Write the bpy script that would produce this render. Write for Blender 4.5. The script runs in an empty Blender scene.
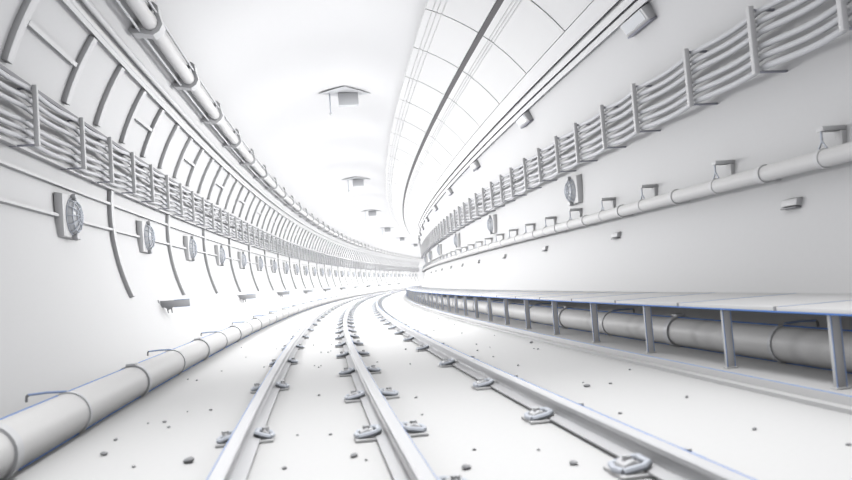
import bpy, bmesh, math, random
from mathutils import Matrix, Vector
random.seed(7)
sin, cos, pi, rad = math.sin, math.cos, math.pi, math.radians
scene = bpy.context.scene
COL = scene.collection

# ------------------------------------------------------------------ units and the curved tunnel axis
S = 0.653                       # metres per layout unit (1 unit = eye height above the floor)
CU, CZ, R = 0.6628, 2.7200, 4.4079   # lining circle: centre offset, centre height, radius
K0, K1 = 0.0027948, -1.2282e-5
DS = 0.05
S0, S1 = -5.0, 184.0
def _h(s): return K0*s + K1*s*s/2 - 4.3e-9*s**3/3
_tab = {}
def _build_path():
    n0, n1 = int(S0/DS)-40, int(S1/DS)+40
    x = y = 0.0; _tab[0] = (0.0, 0.0)
    for i in range(0, n1):
        h = _h((i+.5)*DS); x += sin(h)*DS; y += cos(h)*DS; _tab[i+1] = (x, y)
    x = y = 0.0
    for i in range(0, n0, -1):
        h = _h((i-.5)*DS); x -= sin(h)*DS; y -= cos(h)*DS; _tab[i-1] = (x, y)
_build_path()
def axis(s):
    i = math.floor(s/DS); t = s/DS-i
    a, b = _tab[i], _tab[i+1]
    return a[0]*(1-t)+b[0]*t, a[1]*(1-t)+b[1]*t, _h(s)
def P(s, u, z):
    x, y, h = axis(s)
    return (S*(x+u*cos(h)), S*(y-u*sin(h)), S*z)
def on(phi, ins=0.0):           # point on the lining: phi degrees from the crown, clockwise to the right
    r = R-ins; a = rad(phi)
    return CU+r*sin(a), CZ+r*cos(a)
def wall_u(z, side):            # lateral position of the lining at height z
    return CU+side*math.sqrt(R*R-(z-CZ)**2)
def frange(a, b, n): return [a+(b-a)*i/n for i in range(n+1)]
def stations(a, b, step=None):
    out = [a]; s = a
    while s < b-1e-6:
        s = min(b, s+(step or (0.5 if s < 40 else 1.0))); out.append(s)
    return out

# ------------------------------------------------------------------ materials (procedural)
def mat(name, col, rough=.55, bump=0.0, scale=60., vary=0.0, emit=0.0):
    m = bpy.data.materials.new(name); m.use_nodes = True
    nt = m.node_tree; b = nt.nodes['Principled BSDF']
    b.inputs['Base Color'].default_value = (*col, 1); b.inputs['Roughness'].default_value = rough
    b.inputs['Specular IOR Level'].default_value = .25
    if vary or bump:
        tc = nt.nodes.new('ShaderNodeTexCoord'); nz = nt.nodes.new('ShaderNodeTexNoise')
        nz.inputs['Scale'].default_value = scale; nz.inputs['Detail'].default_value = 4
        nt.links.new(tc.outputs['Object'], nz.inputs['Vector'])
        if vary:
            rp = nt.nodes.new('ShaderNodeValToRGB')
            rp.color_ramp.elements[0].color = tuple(max(0, c-vary) for c in col)+(1,)
            rp.color_ramp.elements[1].color = tuple(min(1, c+vary) for c in col)+(1,)
            rp.color_ramp.elements[0].position = .35; rp.color_ramp.elements[1].position = .65
            nt.links.new(nz.outputs['Fac'], rp.inputs['Fac']); nt.links.new(rp.outputs['Color'], b.inputs['Base Color'])
        if bump:
            bp = nt.nodes.new('ShaderNodeBump'); bp.inputs['Strength'].default_value = bump; bp.inputs['Distance'].default_value = .002
            nt.links.new(nz.outputs['Fac'], bp.inputs['Height']); nt.links.new(bp.outputs['Normal'], b.inputs['Normal'])
    if emit:
        b.inputs['Emission Color'].default_value = (1, .99, .985, 1); b.inputs['Emission Strength'].default_value = emit
    return m
WHITE = mat('white_lining_plaster', (.88, .88, .885), .7, .05, 30, .004)
FLOORM = mat('white_floor_screed', (.88, .88, .88), .7, .08, 40, .006)
PAINT = mat('white_painted_metal', (.88, .88, .885), .45, .02, 80, .004)
PIPE = mat('white_pipe_paint', (.86, .855, .85), .45, .02, 50, .006)
STEEL = mat('pale_steel_paint', (.83, .835, .855), .4, .02, 90, .006)
BLUISH = mat('pale_blue_grey_paint', (.77, .81, .89), .45, .02, 90, .01)
CABLE = mat('white_cable_sheath', (.83, .835, .86), .5, .02, 90, .006)
GREY = mat('mid_grey_paint', (.40, .40, .42), .6, .02, 60, .01)
LAMPGREY = mat('light_grey_lamp_paint', (.72, .73, .75), .5, .02, 60, .006)
LILAC = mat('lilac_grey_paint', (.50, .50, .58), .5, .02, 60, .01)
SLOT = mat('dark_grey_slot_paint', (.16, .155, .16), .7, .02, 60, .01)
BLUE = mat('bright_blue_outline', (.10, .30, .88), .5, .0, 60, .01)  # stylised edge outline drawn in as blue geometry, no real stripe there
SOFTBLUE = mat('soft_blue_outline_paint', (.44, .57, .90), .5, .0, 60, .01)  # softer drawn-in outline of edges; also colours the hook arms and joints
STONE = mat('grey_stone', (.50, .50, .52), .8, .2, 60, .06)
GLASS = mat('white_opal_glass', (.84, .86, .89), .25, .0, 60, .004)
PANEL = mat('smooth_panel_enamel', (.89, .89, .89), .5, .02, 60, .003)

# ------------------------------------------------------------------ mesh helpers
class M:
    def __init__(s): s.v = []; s.f = []
    def add(s, vs, fs):
        o = len(s.v); s.v += [tuple(p) for p in vs]; s.f += [tuple(i+o for i in f) for f in fs]; return s
    def box(s, x0, x1, y0, y1, z0, z1, tap=0, taps=None):     # local layout units
        a, b = (tap, tap) if taps is None else taps
        vs = [(x0, y0, z0), (x1, y0+a, z0+b), (x1, y1-a, z0+b), (x0, y1, z0), (x0, y0, z1), (x1, y0+a, z1-b), (x1, y1-a, z1-b), (x0, y1, z1)]
        return s.add([(S*a_, S*b_, S*c_) for a_, b_, c_ in vs], [(0, 3, 2, 1), (4, 5, 6, 7), (0, 1, 5, 4), (1, 2, 6, 5), (2, 3, 7, 6), (3, 0, 4, 7)])
    def tube(s, pts, r, n=10, caps=True, radii=None):         # local layout units
        pts = [Vector(p) for p in pts]; N = len(pts); rings = []
        ref = None
        for i, p in enumerate(pts):
            t = ((pts[min(i+1, N-1)]-pts[i]).normalized()+(pts[i]-pts[max(i-1, 0)]).normalized())
            t = t.normalized() if t.length > 1e-9 else Vector((0, 0, 1))
            if ref is None: ref = Vector((0, 0, 1)) if abs(t.z) < .9 else Vector((1, 0, 0))
            a = (ref-t*ref.dot(t)).normalized(); ref = a; b = t.cross(a)
            rr = radii[i] if radii else r
            rings.append([p+(a*cos(2*pi*k/n)+b*sin(2*pi*k/n))*rr for k in range(n)])
        vs = [S*q for g in rings for q in g]; fs = []
        for i in range(N-1):
            for k in range(n):
                fs.append((i*n+k, i*n+(k+1) % n, (i+1)*n+(k+1) % n, (i+1)*n+k))
        if caps: fs += [tuple(range(n))[::-1], tuple((N-1)*n+k for k in range(n))]
        return s.add(vs, fs)
    def prism(s, poly, y0, y1):      # (x,z) polygon swept along local y
        n = len(poly)
        vs = [(S*x, S*y0, S*z) for x, z in poly]+[(S*x, S*y1, S*z) for x, z in poly]
        return s.add(vs, [tuple(range(n)), tuple(range(2*n-1, n-1, -1))]+[(i, i+n, (i+1) % n+n, (i+1) % n) for i in range(n)])
    def ringsec(s, phi0, phi1, i0, i1, y0, y1, base, n=10):   # piece of the lining's curve standing off the lining
        vs = []
        for k in range(n+1):
            p = phi0+(phi1-phi0)*k/n
            for ins, y in ((i0, y0), (i0, y1), (i1, y1), (i1, y0)):
                u, z = on(p, ins); vs.append((S*(u-base[0]), S*y, S*(z-base[1])))
        fs = [(0, 1, 2, 3), (4*n+3, 4*n+2, 4*n+1, 4*n)]
        for k in range(n):
            for j in range(4):
                fs.append((4*k+j, 4*k+4+j, 4*k+4+(j+1) % 4, 4*k+(j+1) % 4))
        return s.add(vs, fs)
    def sweep(s, prof, ss, closed=True, caps=True, skew=None):   # prof: list of (u,z) or function of s; world coordinates
        f = prof if callable(prof) else (lambda q: prof)
        rows = [f(q) for q in ss]; n = len(rows[0])
        vs = []
        for q, row in zip(ss, rows):
            for j, (u, z) in enumerate(row): vs.append(P(q+(skew[j] if skew else 0), u, z))
        fs = []
        for i in range(len(ss)-1):
            for j in range(n if closed else n-1):
                k = (j+1) % n
                fs.append((i*n+j, (i+1)*n+j, (i+1)*n+k, i*n+k))
        if closed and caps: fs += [tuple(range(n)), tuple((len(ss)-1)*n+j for j in range(n))[::-1]]
        return s.add(vs, fs)
    def build(s, name, m, parent=None, bevel=0.0, origin=None, smooth=True, ang=38):
        me = bpy.data.meshes.new(name); me.from_pydata(s.v, [], s.f)
        bm = bmesh.new(); bm.from_mesh(me)
        bmesh.ops.recalc_face_normals(bm, faces=bm.faces)
        if bevel:
            ed = [e for e in bm.edges if e.is_manifold and e.calc_face_angle(0) > rad(35)]
            bmesh.ops.bevel(bm, geom=ed, offset=bevel*S, segments=2, profile=.5, affect='EDGES', clamp_overlap=True)
        for e in bm.edges:
            e.smooth = bool(e.is_manifold and e.calc_face_angle(0) < rad(ang))
        for f in bm.faces: f.smooth = smooth
        if origin is not None: bmesh.ops.translate(bm, verts=bm.verts, vec=-Vector(origin))
        bm.to_mesh(me); bm.free(); me.materials.append(m)
        o = bpy.data.objects.new(name, me); COL.objects.link(o)
        if origin is not None: o.location = origin
        if parent: o.parent = parent
        return o
def circ(u, z, r, n=12, a0=0): return [(u+r*cos(2*pi*k/n+a0), z+r*sin(2*pi*k/n+a0)) for k in range(n)]
def rect_on(phi0, phi1, i0, i1): return [on(phi0, i0), on(phi1, i0), on(phi1, i1), on(phi0, i1)]

def tag(o, label, cat, group=None, kind=None):
    if label: o['label'] = label
    if cat: o['category'] = cat
    if group: o['group'] = group
    if kind: o['kind'] = kind
    return o
def struct(o, label=None, cat=None):
    o['kind'] = 'structure'
    if label: o['label'] = label
    if cat: o['category'] = cat
    return o
def empty(name, loc=(0, 0, 0), rz=0):
    o = bpy.data.objects.new(name, None); o.empty_display_size = .1
    o.location = loc; o.rotation_euler = (0, 0, rz); COL.objects.link(o); return o
KIDS = {}
def kids(o): return [c for c in bpy.data.objects if c.parent == o]
def copy_tree(o, parent=None):
    c = o.copy(); COL.objects.link(c)
    if parent: c.parent = parent
    if o.name not in KIDS: KIDS[o.name] = kids(o)
    for ch in KIDS[o.name]: copy_tree(ch, c)
    return c
ONES = 'zeroth first second third fourth fifth sixth seventh eighth ninth tenth eleventh twelfth thirteenth fourteenth fifteenth sixteenth seventeenth eighteenth nineteenth'.split()
TENS = {2: 'twent', 3: 'thirt', 4: 'fort', 5: 'fift', 6: 'sixt', 7: 'sevent', 8: 'eight', 9: 'ninet'}
def nth(n):
    if n < 20: return ONES[n]
    if n >= 100: return 'hundredth' if n == 100 else 'hundred-and-'+nth(n-100)
    t, o = divmod(n, 10)
    return TENS[t]+'ieth' if o == 0 else TENS[t]+'y-'+ONES[o]
def place(proto, ss, base, label, cat, group):
    """the prototype and its copies at the stations ss; label holds %s for the ordinal"""
    out = []
    for i, s in enumerate(ss):
        o = proto if i == 0 else copy_tree(proto)
        x, y, h = axis(s); o.location = P(s, *base); o.rotation_euler = (0, 0, -h)
        tag(o, label % nth(i+1) if '%s' in label else label, cat, group); out.append(o)
    return out

AMB = .54
NEAR_FILL_W, FLOOD_W, LEFT_W, FAR_W = 420, 460, 310, 650
# ------------------------------------------------------------------ the tunnel shell
ss = stations(S0, S1, 1.0)
phi_floor_l = -(180-math.degrees(math.acos(CZ/R))); phi_floor_r = -phi_floor_l
def shell(name, p0, p1, n):
    T = .12
    inner = [on(p0+(p1-p0)*k/n) for k in range(n+1)]; outer = [on(p1+(p0-p1)*k/n, -T) for k in range(n+1)]
    return M().sweep(inner+outer, ss).build(name, WHITE, ang=50)
struct(shell('wall_left', phi_floor_l, -52, 28), 'smooth white curved left wall of the tunnel', 'wall')
struct(shell('ceiling', -52, 66, 32), 'smooth white vaulted tunnel ceiling', 'ceiling')
struct(shell('wall_right', 66, phi_floor_r, 24), 'smooth white curved right wall of the tunnel', 'wall')
ul, ur = wall_u(0, -1), wall_u(0, 1)
struct(M().sweep([(ul-.1, 0), (ur+.1, 0), (ur+.1, -.12), (ul-.1, -.12)], ss).build('floor', FLOORM), 'white tunnel floor under the rails', 'floor')
KT = .085
kerb_prof = [(3.185, .0), (3.185, .030), (3.238, .034), (3.24, .03), (3.262, .03), (3.268, KT), (3.30, KT), (wall_u(KT, 1)-.005, KT), (wall_u(0, 1)-.005, .0)]
kb = M().sweep(kerb_prof, ss).build('trim_1', WHITE); struct(kb, 'low white stepped kerb under the walkway', 'kerb')
M().sweep(circ(3.277, KT, .006, 6), stations(1, 75)).build('edge_outline', SOFTBLUE, kb)

# ------------------------------------------------------------------ rails and their fastenings
def rail_prof(c, hw=.040, fw=.105, H=.14):
    return [(c-fw, 0.02), (c+fw, 0.02), (c+fw, .03), (c+.03, .04), (c+.016, .055), (c+.014, .09), (c+.022, .1), (c+hw, .106), (c+hw, .132), (c+hw-.012, H),
            (c-hw+.012, H), (c-hw, .132), (c-hw, .106), (c-.022, .1), (c-.014, .09), (c-.016, .055), (c-.03, .04), (c-fw, .03)]
UL, UM, UR = -.494, .467, 1.625
rs = stations(-2, 150)
for u, lab, side in ((UL, 'left steel rail curving away beside the floor pipe', -1), (UM, 'middle steel rail curving away between the other two', 1), (UR, 'right steel rail curving away nearest the walkway', 1)):
    rl = M().sweep(rail_prof(u), rs).build('rail', STEEL, ang=30)
    tag(rl, lab, 'rail', 'steel rails on the tunnel floor')
    e = M().sweep(circ(u+side*.040, .133, .0045 if u != UM else .0025, 6), stations(1, 90)).build('edge_outline', BLUE if u == UR else SOFTBLUE, rl)
    e['label'] = 'thin blue line along the rail head'
def fastening(hw):
    t = empty('rail_fastening')
    M().box(-hw, hw, -.125, .125, 0, .0198).build('base_plate', PAINT, t, .004)
    for d in (-1, 1):
        # sprung clip: bowed loop pressing on the rail foot
        o = hw-.19
        pts = [(d*(.165+o), -.08, .03), (d*.11, -.092, .05), (d*.075, -.06, .058), (d*.08, 0, .06), (d*.075, .06, .058), (d*.11, .092, .05), (d*(.165+o), .08, .03), (d*(.18+o), 0, .03), (d*(.165+o), -.08, .03)]
        M().tube(pts, .019, 8).build('clip', BLUISH, t)
        M().prism([(d*.108, .02), (d*(.16+o), .02), (d*(.15+o), .055), (d*(.13+o*.5), .075), (d*.112, .06)], -.06, .06).build('shoulder', STEEL, t, .004)
        M().tube([(d*(.135+o*.5), 0, .06), (d*(.135+o*.5), 0, .088)], .024, 6).build('bolt', STEEL, t)
    return t
MR = [3.58, 5.1, 6.85, 8.85, 11.1, 13.1, 15.0, 16.95]+[16.95+1.95*k for k in range(1, 38)]
LF = [2.75+2.68*k for k in range(1, 28)]
G = 'rail fastenings along the three rails'
place(fastening(.19), LF, (UL, 0), 'white base plate with sprung clips under the left rail, %s from the camera', 'rail fastening', G)
place(fastening(.235), MR, (UM, 0), 'white base plate with sprung clips under the middle rail, %s from the camera', 'rail fastening', G)
place(fastening(.235), MR[:34], (UR, 0), 'white base plate with sprung clips under the right rail, %s from the camera', 'rail fastening', G)

# ------------------------------------------------------------------ big pipe on the floor, left
def floor_pipe(name, u, z, r, lab, s_end, ringstations, hookside, ringlab, base_z, stripes):
    p = M().sweep(circ(u, z, r, 28), stations(-3, s_end)).build(name, PIPE)
    tag(p, lab, 'pipe')
    for a, rr in stripes:
        e = M().sweep(circ(u+(r+.001)*cos(rad(a)), z+(r+.001)*sin(rad(a)), rr, 6), stations(1, s_end-5)).build('edge_outline', BLUE, p)
        e['label'] = 'thin blue line along the pipe'
    def ring(hook):
        t = empty('pipe_strap')
        w, th = (.022, .012) if hook else (.05, .02)
        n = 28; vs = []; fs = []
        for k in range(n):
            a = 2*pi*k/n
            for rr, y in ((r-.004, -w), (r+th, -w), (r+th, w), (r-.004, w)):
                vs.append((S*rr*cos(a), S*y, S*(max(rr*sin(a), -z+base_z+.001))))
        for k in range(n):
            for j in range(4): fs.append((4*k+j, 4*((k+1) % n)+j, 4*((k+1) % n)+(j+1) % 4, 4*k+(j+1) % 4))
        M().add(vs, fs).build('band', STEEL, t)
        if hook:
            top = r+.02; d = hookside
            M().tube([(0, 0, top-.006), (d*.15, 0, top), (d*.29, 0, top-.006)], .009, 8).build('hook_arm', SOFTBLUE, t)
            M().tube([(d*.285, 0, top-.004), (d*.30, 0, top-.02), (d*.302, 0, top-.06)], .011, 8).build('hook_leg', GREY, t)
        else:
            M().box(-.05, .05, -.06, .06, r+.005, r+.035).build('buckle', STEEL, t, .006)
        return t
    A = [s for i, s in enumerate(ringstations) if i % 2]; B = [s for i, s in enumerate(ringstations) if i % 2 == 0]
    place(ring(True), A, (u, z), ringlab[0], 'pipe strap', ringlab[2])
    place(ring(False), B, (u, z), ringlab[1], 'pipe strap', ringlab[2])
LPu, LPr = -1.943, .167
floor_pipe('floor_pipe', LPu, LPr, LPr, 'thick white pipe lying on the floor along the left wall', 165, [4.95]+[6.43+2.1*k for k in range(0, 38)], -1,
           ('narrow strap with blue hook on the left floor pipe, %s from the camera', 'wide strap with buckle on the left floor pipe, %s from the camera', 'straps around the left floor pipe'), 0,
           ((112, .006), (-62, .006)))
floor_pipe('walkway_pipe', 3.93, KT+.158, .158, 'thick white pipe lying under the right walkway', 90, [6.0-1.95+1.95*k for k in range(0, 34)], 1,
           ('narrow strap with hook on the pipe under the walkway, %s from the camera', 'wide strap with buckle on the pipe under the walkway, %s from the camera', 'straps around the pipe under the walkway'), KT,
           ((100, .005), (258, .005)))

# ------------------------------------------------------------------ walkway on the right
ZT, ZB = .620, .588
UF = 3.325
uw = wall_u(ZT, 1)-.004
PS = [3.2, 4.66, 6.03, 7.6, 9.2, 10.85, 12.45]+[12.45+1.55*k for k in range(1, 41)]
SL = [4.40+1.525*k for k in range(-1, 46)]
def slab():
    t = empty('walkway_slab'); L = .7625-.006
    nx = 1
    M().box(0.012, uw-UF, -L, L, ZB-ZT+.004, 0).build('deck', PAINT, t, .003)
    M().box(0, .012, -L, L, ZB-ZT, .002).build('fascia', PAINT, t, .002)
    e = M().box(-.004, .003, -L, L, ZB-ZT-.006, ZB-ZT+.004).build('edge_outline', BLUE, t); e['label'] = 'blue line under the slab edge'
    e = M().box(.02, uw-UF-.02, L-.012, L-.001, -.001, .0025).build('joint_strip', SOFTBLUE, t)
    M().box(-.003, .014, L-.02, L+.012, ZB-ZT-.002, .004).build('joint_cover', GREY, t)
    return t
place(slab(), SL, (UF, ZT), 'white deck slab of the right walkway, %s from the camera', 'walkway slab', 'deck slabs of the right walkway')
def post():
    t = empty('walkway_post'); h = ZB-KT
    M().box(-.034, .034, -.02, .02, .008, h-.0065).build('shaft', PAINT, t, .004)
    M().box(-.05, .05, -.035, .035, 0, .012).build('foot_plate', PAINT, t, .003)
    for x in (-.034, .034):
        e = M().box(x-.0035, x+.0035, -.0235, -.0165, .012, h-.007).build('edge_outline', SOFTBLUE, t); e['label'] = 'thin blue line down the post edge'
    return t
place(post(), PS, (3.42, KT), 'white square post holding up the right walkway, %s from the camera', 'post', 'posts under the right walkway')

# ------------------------------------------------------------------ ribs on the left wall
def upper_rib():
    b = on(-72.4); t = M().ringsec(-72.4, -58.2, .002, .085, -.09, .09, b, 14).build('curved_rib', PAINT, None, .006)
    return t
UR_ = [8.1, 9.75]+[11.85+1.545*k for k in range(0, 98)]
place(upper_rib(), UR_, on(-72.4), 'short curved white rib above the left cable run, %s from the camera', 'rib', 'short ribs above the left cable run')
bm_ = M().ringsec(-65.2, -64.4, -.004, .075, .09, 1.455, on(-65)).build('tie_bar', PAINT)
bars = place(bm_, [UR_[k] for k in range(1, 94, 3)], on(-65), 'thin straight bar between two short left wall ribs, %s from the camera', 'bar', 'bars between the short ribs')
def lower_rib():
    return M().ringsec(-111.5, -84.9, .002, .08, -.09, .09, on(-111.5), 18).build('curved_rib', PAINT, None, .006)
LR = [14.7+4.73*k for k in range(0, 32)]
place(lower_rib(), LR, on(-111.5), 'long curved white rib below the left cable run, %s from the camera', 'rib', 'long ribs below the left cable run')
def strip(name, prof, s0, s1, m, lab, cat, group=None, step=None):
    return tag(M().sweep(prof, stations(s0, s1, step)).build(name, m), lab, cat, group)
strip('wall_batten', rect_on(-84.8, -84.0, -.003, .10), 2, 168, PAINT, 'white batten directly below the left cable run', 'batten', 'battens along the left wall')
strip('wall_batten', rect_on(-88.5, -87.9, -.003, .065), 2, 168, PAINT, 'white batten midway between left cable run and lamps', 'batten', 'battens along the left wall')
strip('wall_batten', rect_on(-94.8, -94.2, -.003, .065), 2, 168, PAINT, 'white batten running behind the left wall lamps', 'batten', 'battens along the left wall')
strip('wall_batten', rect_on(-74.2, -73.6, -.003, .10), 2, 168, GREY, 'thin batten, shaded in grey, along the top of the left cable run', 'batten', 'battens along the left wall')  # grey puts the shade under this ledge into its colour
# conduits high on the left
strip('conduit', rect_on(-57.9, -57.0, -.004, .09), 3, 165, PAINT, 'square white conduit above the short left wall ribs', 'conduit', 'conduits high on the left wall')
strip('conduit', rect_on(-56.9, -56.2, .02, .075), 3, 165, PAINT, 'thin white conduit touching the square one above the ribs', 'conduit', 'conduits high on the left wall')
strip('conduit', circ(*on(-54.6, .05), .05, 10), 3, 165, PAINT, 'round white conduit next below the clamped ceiling pipe', 'conduit', 'conduits high on the left wall')
bars[0].scale = (1, 1.35, 1)
# ------------------------------------------------------------------ clamped pipe high on the left
FP = -47.3; FI = .21
fu, fz = on(FP, FI)
strip('ceiling_pipe', circ(fu, fz, .118, 20), 3, 165, PIPE, 'round white pipe held by clamps high on the left', 'pipe')
strip('support_rod', circ(*on(FP-2.75, .16), .022, 8), 3, 165, STEEL, 'thin rod below the clamped ceiling pipe', 'rod', 'rods beside the clamped ceiling pipe')
strip('support_rod', circ(*on(FP+2.75, .16), .022, 8), 3, 165, STEEL, 'thin rod above the clamped ceiling pipe', 'rod', 'rods beside the clamped ceiling pipe')
def pipe_clamp():
    t = empty('pipe_clamp'); a = rad(FP)
    def loc(v, n):   # v along the lining (towards the crown), n off the pipe axis towards the room
        return (v*cos(a)-n*sin(a), -v*sin(a)-n*cos(a))
    prof_o = [(-.31, -FI+.0), (-.31, -.10), (-.22, .0), (-.12, .16), (0, .195), (.12, .16), (.22, .0), (.31, -.10), (.31, -FI+.0)]
    prof_i = [(.24, -FI+.0), (.24, -.14), (.165, -.05), (.09, .095), (0, .122), (-.09, .095), (-.165, -.05), (-.24, -.14), (-.24, -FI+.0)]
    po = [loc(v, n) for v, n in prof_o]; pi_ = [loc(v, n) for v, n in prof_i][::-1]
    n = len(po); vs = []; fs = []
    for y in (-.13, .13):
        vs += [(S*x, S*y, S*z) for x, z in po]+[(S*x, S*y, S*z) for x, z in pi_]
    for k in range(n-1):
        fs += [(k, k+1, n+k+1, n+k), (2*n+k+1, 2*n+k, 3*n+k, 3*n+k+1), (k+1, k, 2*n+k, 2*n+k+1), (n+k, n+k+1, 3*n+k+1, 3*n+k)]
    fs += [(0, n, 3*n, 2*n), (n-1, 2*n-1+0, 4*n-1, 3*n-1)]
    M().add(vs, fs).build('bracket', PAINT, t)
    for v in (-.27, .27):
        x0, z0 = loc(v, -.12); x1, z1 = loc(v, -.08)
        M().tube([(x0, 0, z0), (x1, 0, z1)], .03, 6).build('nut', STEEL, t)
    return t
FC = [12.95+3.36*k for k in range(-1, 44)]
place(pipe_clamp(), FC, (fu, fz), 'angular white clamp on the high left pipe, %s from the camera', 'clamp', 'clamps on the high left pipe')

# ------------------------------------------------------------------ cable runs
def cable_run(side, u, z0, z1, posts, ncs, lab, s_a, s_b, grp, amp):
    """posts: stations of brackets; ncs: cable heights"""
    d = side
    t = empty('cable_bracket')
    M().box(-.03, .03, -.03, .03, 0, z1-z0).build('post', PAINT, t, .006)
    for nm, zz, r in (('lower_arm', .02, .010), ('upper_arm', z1-z0-.04, .010)):
        L = abs(wall_u(z0+zz, side)-u)
        M().box(min(0, d*L), max(0, d*L), -.02, .02, zz-r, zz+r).build(nm, LILAC, t, .003)
    for zz, du in ncs:
        M().box(min(d*(-.002), d*(du+.0)), max(d*(-.002), d*(du+.0)), -.012, .012, zz-z0-.007, zz-z0+.007).build('cleat', STEEL, t)
    place(t, posts, (u, z0), lab[0], 'cable bracket', grp[0])
    # cables sag between neighbouring brackets
    ext = [s_a]+[p for p in posts if s_a < p < s_b]+[s_b]
    SAG = [random.uniform(.75, 1.2) for _ in range(12)]; SKW = [random.uniform(.36, .52) for _ in range(12)]
    names = ['topmost', 'second from the top', 'third from the top', 'third from the bottom', 'second from the bottom', 'bottom']
    for ci, (zz, du) in enumerate(ncs):
        rows = []; st = []
        for i in range(len(ext)-1):
            a, b = ext[i], ext[i+1]; n = 10 if a < 30 else (6 if a < 60 else 4)
            am = SAG[i % 12]*amp*random.uniform(.9, 1.1); sk = SKW[i % 12]; w = 0
            for k in range(n if i < len(ext)-2 else n+1):
                q = k/n
                qq = q**(math.log(.5)/math.log(sk))
                g = sin(pi*qq)**1.3 if 0 < qq < 1 else 0
                st.append(a+(b-a)*q); rows.append((u+d*(du+.03)+d*w*g, zz-am*g))
        rowmap = dict(zip(st, rows))
        cb = M().sweep(lambda q: circ(*rowmap[q], .034, 8), st).build('cable', CABLE, ang=60)
        tag(cb, lab[1] % names[ci], 'cable', grp[1])
RP_ = [4.62, 5.93, 7.3, 8.74, 10.38, 11.68, 13.03, 14.24, 15.55, 16.8, 18.2, 19.43, 20.77]+[20.77+1.315*k for k in range(1, 34)]
cable_run(1, 4.717, 2.883, 3.60, RP_, [(3.545, .06), (3.435, .06), (3.325, .06), (3.175, .06), (3.065, .06), (2.955, .06)],
          ('upright bracket holding the right wall cables, %s from the camera', 'sagging white cable on the right wall brackets, %s of six'), 2.0, 66,
          ('brackets of the right cable run', 'cables of the right cable run'), .04)
LP_ = [10.31-1.5*2, 10.31-1.5, 10.31, 12.2, 13.7]+[13.7+1.487*k for k in range(1, 101)]
cable_run(-1, -3.385, 3.10, 3.90, LP_, [(3.855, .04), (3.735, .07), (3.62, .10), (3.445, .13), (3.335, .14), (3.225, .14)],
          ('upright bracket holding the left wall cables, %s from the camera', 'sagging white cable on the left wall brackets, %s of six'), 3.0, 165,
          ('brackets of the left cable run', 'cables of the left cable run'), .04)

# ------------------------------------------------------------------ wall lamps
def wall_lamp(d):     # d: direction into the room
    t = empty('wall_lamp')
    M().box(0, d*.115, -.42, .42, -.34, .34, taps=(.02, .02)).build('back_plate', PAINT, t, .008)
    n, m = 20, 8; vs = []; fs = []
    for i in range(m):
        a = (pi/2)*i/m; rr = .265*cos(a); xx = .11+.125*sin(a)
        for k in range(n): vs.append((S*d*xx, S*rr*sin(2*pi*k/n), S*rr*cos(2*pi*k/n)))
    vs.append((S*d*.235, 0, 0))
    for i in range(m-1):
        for k in range(n): fs.append((i*n+k, i*n+(k+1) % n, (i+1)*n+(k+1) % n, (i+1)*n+k))
    for k in range(n): fs.append(((m-1)*n+k, (m-1)*n+(k+1) % n, m*n))
    M().add(vs, fs).build('globe', GLASS, t, ang=70)
    cg = M()
    for k in range(6):
        th = pi*k/6
        cg.tube([(d*(.115+.137*sin(q)), .28*cos(q)*cos(th), .28*cos(q)*sin(th)) for q in frange(0, pi, 14)], .009, 6)
    for a in (.06, pi*.2, pi*.36):
        rr = .28*cos(a); xx = .115+.137*sin(a)
        cg.tube([(d*xx, rr*cos(q), rr*sin(q)) for q in frange(0, 2*pi, 24)], .009, 6)
    c = cg.build('cage', BLUISH, t); c['label'] = 'pale blue wire cage'
    for z in (-.31, .31):
        M().tube([(d*.115, 0, z), (d*.19, 0, z)], .045, 10).build('lug', STEEL, t, .006)
    return t
zl = 2.385
LL = [12.25+4.73*k for k in range(0, 32)]
place(wall_lamp(1), LL, (wall_u(zl, -1)+.005, zl), 'round caged lamp on the left wall, %s from the camera', 'lamp', 'caged lamps along the left wall')
RLs = [14.28+8.1*k for k in range(0, 6)]
rl_ = place(wall_lamp(-1), RLs, (wall_u(2.56, 1)-.005, 2.52), 'round caged lamp on the right wall, %s from the camera', 'lamp', 'caged lamps along the right wall')

for o in rl_: o.scale = (.9, .82, .80)
# ------------------------------------------------------------------ cantilever brackets low on the left
def cantilever():
    t = empty('cantilever_bracket')
    M().box(-.02, .60, -.05, .05, -.15, 0).build('arm', STEEL, t, .006)
    e = M()
    e.box(.28, .605, -.056, -.048, -.006, .004); e.box(.28, .605, -.056, -.048, -.154, -.146)
    e.build('edge_outline', SOFTBLUE, t)['label'] = 'thin blue lines along the arm'
    M().prism([(-.03, 0), (.30, 0), (.24, -.16), (.17, -.20), (.10, -.16)], -.035, .035).build('gusset', STEEL, t, .004)
    for x in (.13, .21):
        M().tube([(x, 0, -.15), (x+.015, 0, -.27)], .012, 6).build('peg', GREY, t)
    M().box(-.05, .0, -.14, .14, -.17, .02).build('wall_plate', STEEL, t, .004)
    return t
CB = [16.75+11.4*k for k in range(0, 11)]
place(cantilever(), CB, (wall_u(1.0, -1)+.03, 1.005), 'small cantilever bracket low on the left wall, %s from the camera', 'bracket', 'cantilever brackets low on the left wall')

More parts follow.
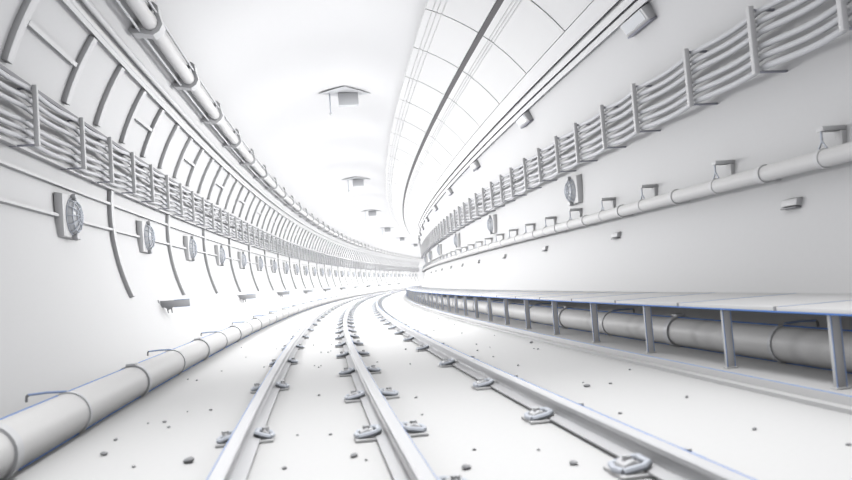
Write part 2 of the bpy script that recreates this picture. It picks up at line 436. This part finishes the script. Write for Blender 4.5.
# ------------------------------------------------------------------ pipe along the right wall
ru, rz, rr_ = 4.80, 1.855, .086
strip('wall_pipe', circ(ru, rz, rr_, 20), 1, 70, PIPE, 'round white pipe hung along the right wall', 'pipe')
def hanger():
    t = empty('pipe_hanger'); wu = wall_u(2.13, 1)-ru
    M().box(-.014, wu-.001, -.05, .05, .255, .30).build('arm', PAINT, t, .005)
    M().box(wu-.06, wu-.001, -.05, .05, .05, .254).build('wall_plate', PAINT, t, .005)
    M().tube([(0, 0, .26), (0, 0, .16)], .011, 8).build('rod', BLUISH, t)
    for y in (-.06, .06):
        M().tube([(0, 0, .165), (0, y, .09)], .009, 6).build('fork', BLUISH, t)
    n = 20; vs = []; fs = []
    for k in range(n):
        a = 2*pi*k/n
        for r_, y in ((rr_-.003, -.03), (rr_+.008, -.03), (rr_+.008, .03), (rr_-.003, .03)): vs.append((S*r_*cos(a), S*y, S*r_*sin(a)))
    for k in range(n):
        for j in range(4): fs.append((4*k+j, 4*((k+1) % n)+j, 4*((k+1) % n)+(j+1) % 4, 4*k+(j+1) % 4))
    M().add(vs, fs).build('ring', PAINT, t)
    return t
HG = [6.49-1.9, 6.49, 8.46, 10.6, 12.26, 14.01, 15.73]+[15.73+1.765*k for k in range(1, 30)]
place(hanger(), HG, (ru, rz), 'hook-shaped hanger carrying the right wall pipe, %s from the camera', 'pipe hanger', 'hangers of the right wall pipe')
def coupling():
    t = empty('pipe_coupling')
    n = 20; vs = []; fs = []
    for k in range(n):
        a = 2*pi*k/n
        for r_, y in ((rr_-.003, -.045), (rr_+.014, -.045), (rr_+.014, .045), (rr_-.003, .045)): vs.append((S*r_*cos(a), S*y, S*r_*sin(a)))
    for k in range(n):
        for j in range(4): fs.append((4*k+j, 4*((k+1) % n)+j, 4*((k+1) % n)+(j+1) % 4, 4*k+(j+1) % 4))
    M().add(vs, fs).build('sleeve', PAINT, t)
    wu = wall_u(rz-.06, 1)-ru
    M().box(.06, wu+.004, -.035, .035, -.075, -.045).build('stay', PAINT, t, .004)
    return t
place(coupling(), [(HG[i]+HG[i+1])/2 for i in range(0, 34)], (ru, rz), 'plain sleeve between hangers on the right wall pipe, %s from the camera', 'pipe coupling', 'sleeves on the right wall pipe')
# small wedge boxes low on the right wall
def wedge():
    t = empty('junction_box')
    M().prism([(.01, -.05), (.01, .05), (-.06, .035), (-.075, -.03)], -.13, .13).build('housing', PAINT, t, .008)
    M().box(-.08, .01, -.13, .13, -.06, -.045).build('bottom_flange', GREY, t, .003)
    return t
WB = [7.15, 11.93, 16.2, 20.45, 24.71, 28.68, 32.6, 36.9, 41, 45.2]
place(wedge(), WB, (wall_u(1.51, 1), 1.51), 'small wedge-shaped box below the right wall pipe, %s from the camera', 'box', 'wedge boxes below the right wall pipe')

# ------------------------------------------------------------------ floodlight housings under the right conduits
JP = 67.3
def flood():
    t = empty('floodlight'); a = rad(JP)
    def q(v, n): return (v*cos(a)-n*sin(a), -v*sin(a)-n*cos(a))   # v down the lining, n into the room
    M().prism([q(-.085, -.01), q(.12, -.01), q(.135, .09), q(.10, .125), q(-.06, .15)], -.38, .38).build('housing', PAINT, t, .012)
    M().prism([q(-.05, .148), q(.095, .125), q(.095, .133), q(-.05, .156)], -.33, .33).build('lens', GLASS, t)
    M().prism([q(.125, .0), q(.15, .0), q(.15, .10), q(.13, .12)], -.39, .39).build('bottom_rim', LILAC, t, .004)
    return t
JB = [9.94, 16.31, 22.8, 29.3, 35.7]+[35.7+6.4*k for k in range(1, 22)]  # those past the bend are unseen, added to light the far end
place(flood(), JB, on(JP), 'white floodlight housing below the right conduits, %s from the camera', 'floodlight', 'floodlight housings below the right conduits')

# ------------------------------------------------------------------ panels on the right of the vault
G0, GI = 25.9, 59.0
def panel(k, p0, p1, grooves, s0, s1, name):
    """curved panel with fine lengthwise grooves; its end joints run slightly askew"""
    gap = .045
    cuts = [p0]
    for g in grooves: cuts += [g-.17, g-.10, g+.10, g+.17]
    cuts.append(p1)
    fine = []
    for i in range(len(cuts)-1):
        n = max(1, int((cuts[i+1]-cuts[i])/2.5))
        fine += [cuts[i]+(cuts[i+1]-cuts[i])*j/n for j in range(n)]
    fine.append(p1)
    low, sk = [], []
    for p in fine:
        deep = any(abs(p-g) < .12 for g in grooves)
        low.append(on(p, .088 if deep else .10))
    sk = [-.76*(p-G0)/(GI-G0) for p in fine]
    top = [on(p, .03) for p in fine[::-1]]
    sk2 = sk+sk[::-1]
    m = M().sweep(low+top, frange(s0+gap/2, s1-gap/2, 4), skew=sk2)
    return m.build(name, PANEL, origin=P((s0+s1)/2, *on((p0+p1)/2, .1)), ang=25)
NP = 46
for k in range(NP):
    a = 15.38+2.56*(k-4); b = a+2.56
    o = panel(k, G0, 41.7, (27.9, 29.2, 30.6), a, b, 'ceiling_panel')
    tag(o, 'smooth white ceiling panel left of the dark slot, %s from the camera' % nth(k+1), 'ceiling panel', 'smooth ceiling panels')
    o = panel(k, 43.3, GI-.15, (45.2, 46.0, 46.8), a, b, 'ceiling_panel')
    tag(o, 'smooth white ceiling panel right of the dark slot, %s from the camera' % nth(k+1), 'ceiling panel', 'smooth ceiling panels')
pe = 15.38+2.56*(NP-4)
strip('ceiling_channel', rect_on(41.75, 43.25, .02, .075), 5, pe, SLOT, 'dark narrow slot between the two rows of ceiling panels', 'channel')
for ph in (G0-.45, ):
    strip('panel_edge_rail', [on(G0-.35, .0), on(G0-.05, .0), on(G0-.05, .10), on(G0-.35, .085)], 5, pe, PAINT, 'thin white edge rail left of the ceiling panels', 'edge rail')
strip('cover_strip', [on(GI, -.004), on(62.4, -.004), on(62.4, .09), on(60.8, .10), on(GI, .10)], 4, pe, PAINT, 'broad white cover strip right of the ceiling panels', 'cover strip')
strip('conduit', rect_on(63.2, 64.5, .02, .11), 4, 80, PAINT, 'white square conduit next to the broad cover strip', 'conduit', 'conduits high on the right wall')
strip('conduit', rect_on(64.95, 66.1, -.004, .10), 4, 80, PAINT, 'white square conduit just above the floodlight housings', 'conduit', 'conduits high on the right wall')

# ------------------------------------------------------------------ flat diamond ceiling lamps
def cap_lamp():
    t = empty('ceiling_lamp')
    hu, hs = .81, .62
    vs = [(-hu, 0, -.062), (0, -hs, -.028), (hu, 0, -.135), (0, hs, -.06), (0, 0, -.075),
          (-hu, 0, -.045), (0, -hs, -.006), (hu, 0, -.118), (0, hs, -.04), (0, 0, .002)]
    M().add([(S*a, S*b, S*c) for a, b, c in vs], [(0, 1, 4), (1, 2, 4), (2, 3, 4), (3, 0, 4), (5, 9, 6), (6, 9, 7), (7, 9, 8), (8, 9, 5), (0, 5, 6, 1), (1, 6, 7, 2), (2, 7, 8, 3), (3, 8, 5, 0)]).build('diamond_plate', LAMPGREY, t)
    M().box(-.21, .41, -.12, .12, -.49, -.09).build('lamp_block', LAMPGREY, t, .01)
    M().tube([(-.47, 0, -.07), (-.47, 0, -.70)], .02, 8).build('pull_cord', BLUISH, t)
    M().tube([(-.47, 0, -.67), (-.47, 0, -.69), (-.47, 0, -.73), (-.47, 0, -.76)], .04, 10, True, [.02, .045, .045, .015]).build('knob', STEEL, t)
    return t
CL = [23.75-19.75, 23.75, 43.35, 62.7, 82.9, 103.3, 123.4, 143]
caps = place(cap_lamp(), CL[1:], (.916, CZ+math.sqrt(R*R-(.916-CU)**2)-.006), 'flat diamond ceiling lamp with block and pull cord, %s from the camera', 'ceiling lamp', 'ceiling lamps along the crown')

# spots for the lamps; the nearest overhead one is added, with no fixture
def lamp_light(name, s, uz, aim, power, spread, size=.45):
    l = bpy.data.lights.new(name, 'SPOT'); l.energy = power; l.shadow_soft_size = size
    l.spot_size = rad(spread); l.spot_blend = 1.0
    o = bpy.data.objects.new(name, l); COL.objects.link(o)
    a, b = Vector(P(s, *uz)), Vector(P(s, *aim))
    o.location = a; o.rotation_euler = (b-a).to_track_quat('-Z', 'Y').to_euler()
lamp_light('ceiling_spot_light', CL[0], (.9, 6.2), (.7, 0), NEAR_FILL_W, 84, .6)  # unseen fill spot, added to brighten the track floor near the camera
for s in CL[4:]: lamp_light('ceiling_spot_light', s, (.9, 6.2), (.9, 0), FAR_W, 165)
for i, s in enumerate(JB): lamp_light('floodlight_light', s, on(68.0, .55), (-3.2, 2.0), FLOOD_W*(.12 if i == 0 else 1), 165)
for i, s in enumerate(LL): lamp_light('wall_lamp_light', s, (wall_u(zl, -1)+.6, zl), (5, 1.9), LEFT_W*(.45 if i == 0 else 1), 178)

# ------------------------------------------------------------------ stone chips on the floor
peb = [(5.47, -1.426), (4.97, -1.126), (6.67, -1.399), (6.65, -1.259), (7.13, -1.158), (7.09, -.952), (4.93, -.79), (4.48, -.2), (5.46, -.149), (4.59, .2), (4.47, .262),
       (7.37, .004), (4.01, .76), (5.77, .769), (4.43, .889), (4.25, 1.22), (3.85, 1.29), (6.32, 2.263), (6.57, 2.319), (5.37, 2.687), (5.03, 2.029), (13.89, -.8), (20.31, -.971),
       (19.02, -.221), (12.32, .007), (13.76, .17), (10.0, .745), (10.25, -.067), (10.18, .019), (14.03, -.156), (4.16, 2.489), (3.61, 2.673), (8.24, 2.168), (9.91, 2.81),
       (10.78, 3.015), (7.09, 2.969), (10.34, 2.137), (12.71, 2.891), (13.87, 2.534), (9.37, 2.139), (10.66, 2.379), (17.33, 2.115), (15.18, 2.189), (18.51, 2.968), (19.83, 2.877),
       (10.65, -1.31), (12.62, -1.194), (9.97, -1.632), (9.73, -1.483), (10.67, -.75)]
big = {(4.93, -.79): 2.0, (5.47, -1.426): 1.5, (4.59, .2): 1.5, (4.01, .76): 1.5, (3.85, 1.29): 1.3, (6.32, 2.263): 1.4, (10.78, 3.015): 1.4}
for _ in range(34):
    s = random.uniform(5, 30); u = random.choice([random.uniform(-1.6, -.75), random.uniform(-.22, .2), random.uniform(.75, 1.3), random.uniform(1.9, 3.0)])
    peb.append((s, u))
stones = []
for v in range(4):
    bm = bmesh.new(); bmesh.ops.create_icosphere(bm, subdivisions=2, radius=.017*S)
    rnd = random.Random(v)
    ax = [Vector((rnd.uniform(-1, 1), rnd.uniform(-1, 1), rnd.uniform(-1, 1))).normalized() for _ in range(6)]
    for w in bm.verts:
        n = w.co.normalized(); w.co *= 1+.22*sum(max(0, n.dot(a))**3 for a in ax)-.2
        w.co.z *= .65
    me = bpy.data.meshes.new('stone_chip'); bm.to_mesh(me); bm.free(); me.materials.append(STONE)
    stones.append(me)
for i, (s, u) in enumerate(peb):
    o = bpy.data.objects.new('stone_chip', stones[i % 4]); COL.objects.link(o)
    k = big.get((s, u), random.uniform(.55, 1.0))
    o.location = P(s, u, .008*k); o.scale = (k, k*random.uniform(.8, 1.2), k); o.rotation_euler = (0, 0, random.uniform(0, 6.28))
    tag(o, 'tiny grey stone chip lying loose on the white floor', 'stone', 'stone chips scattered on the floor')

# ------------------------------------------------------------------ world, camera
w = bpy.data.worlds.new('world'); scene.world = w; w.use_nodes = True
nt = w.node_tree; bg = nt.nodes['Background']; bg.inputs[1].default_value = AMB
tc = nt.nodes.new('ShaderNodeTexCoord'); dt = nt.nodes.new('ShaderNodeVectorMath'); dt.operation = 'DOT_PRODUCT'
dt.inputs[1].default_value = Vector((.08, .40, .90)).normalized()
mr = nt.nodes.new('ShaderNodeMapRange'); mr.inputs['From Min'].default_value = -1; mr.inputs['From Max'].default_value = 1
rp = nt.nodes.new('ShaderNodeValToRGB'); e = rp.color_ramp.elements
e[0].position = 0; e[0].color = (.80, .81, .86, 1); e[1].position = 1; e[1].color = (1.12, 1.12, 1.12, 1)
nt.links.new(tc.outputs['Generated'], dt.inputs[0]); nt.links.new(dt.outputs['Value'], mr.inputs['Value'])
nt.links.new(mr.outputs['Result'], rp.inputs['Fac']); nt.links.new(rp.outputs['Color'], bg.inputs[0])
w.light_settings.distance = .55; w.light_settings.ao_factor = 1.0     # soft ambient light of the white tunnel

cam = bpy.data.cameras.new('camera'); co = bpy.data.objects.new('camera', cam); COL.objects.link(co); scene.camera = co
FPX, PITCH, ROLL, YAW = 766.08, .0533863, -.0759481, .1629088
cam.sensor_width = 36; cam.lens = FPX*36/852; cam.clip_start = .02; cam.clip_end = 400
cp, sp, cy, sy = cos(PITCH), sin(PITCH), cos(YAW), sin(YAW)
fw = Vector((sy*cp, cy*cp, sp)); rt = Vector((cy, -sy, 0)); up = rt.cross(fw)
r2 = rt*cos(ROLL)+up*sin(ROLL); u2 = -rt*sin(ROLL)+up*cos(ROLL)
m = Matrix((r2, u2, -fw)).transposed().to_4x4(); m.translation = Vector((0, 0, S)); co.matrix_world = m
cam.dof.use_dof = True; cam.dof.focus_distance = 11; cam.dof.aperture_fstop = 2.8

scene.view_settings.view_transform = 'Standard'; scene.view_settings.look = 'None'
scene.view_settings.exposure = 0.0; scene.view_settings.gamma = 1; scene.view_settings.use_curve_mapping = False
c = scene.cycles
c.max_bounces = 8; c.diffuse_bounces = 4; c.glossy_bounces = 2;
c.use_fast_gi = True; c.fast_gi_method = 'REPLACE'; c.ao_bounces_render = 1; c.ao_bounces = 1; c.use_denoising = True
c.caustics_reflective = False; c.caustics_refractive = False
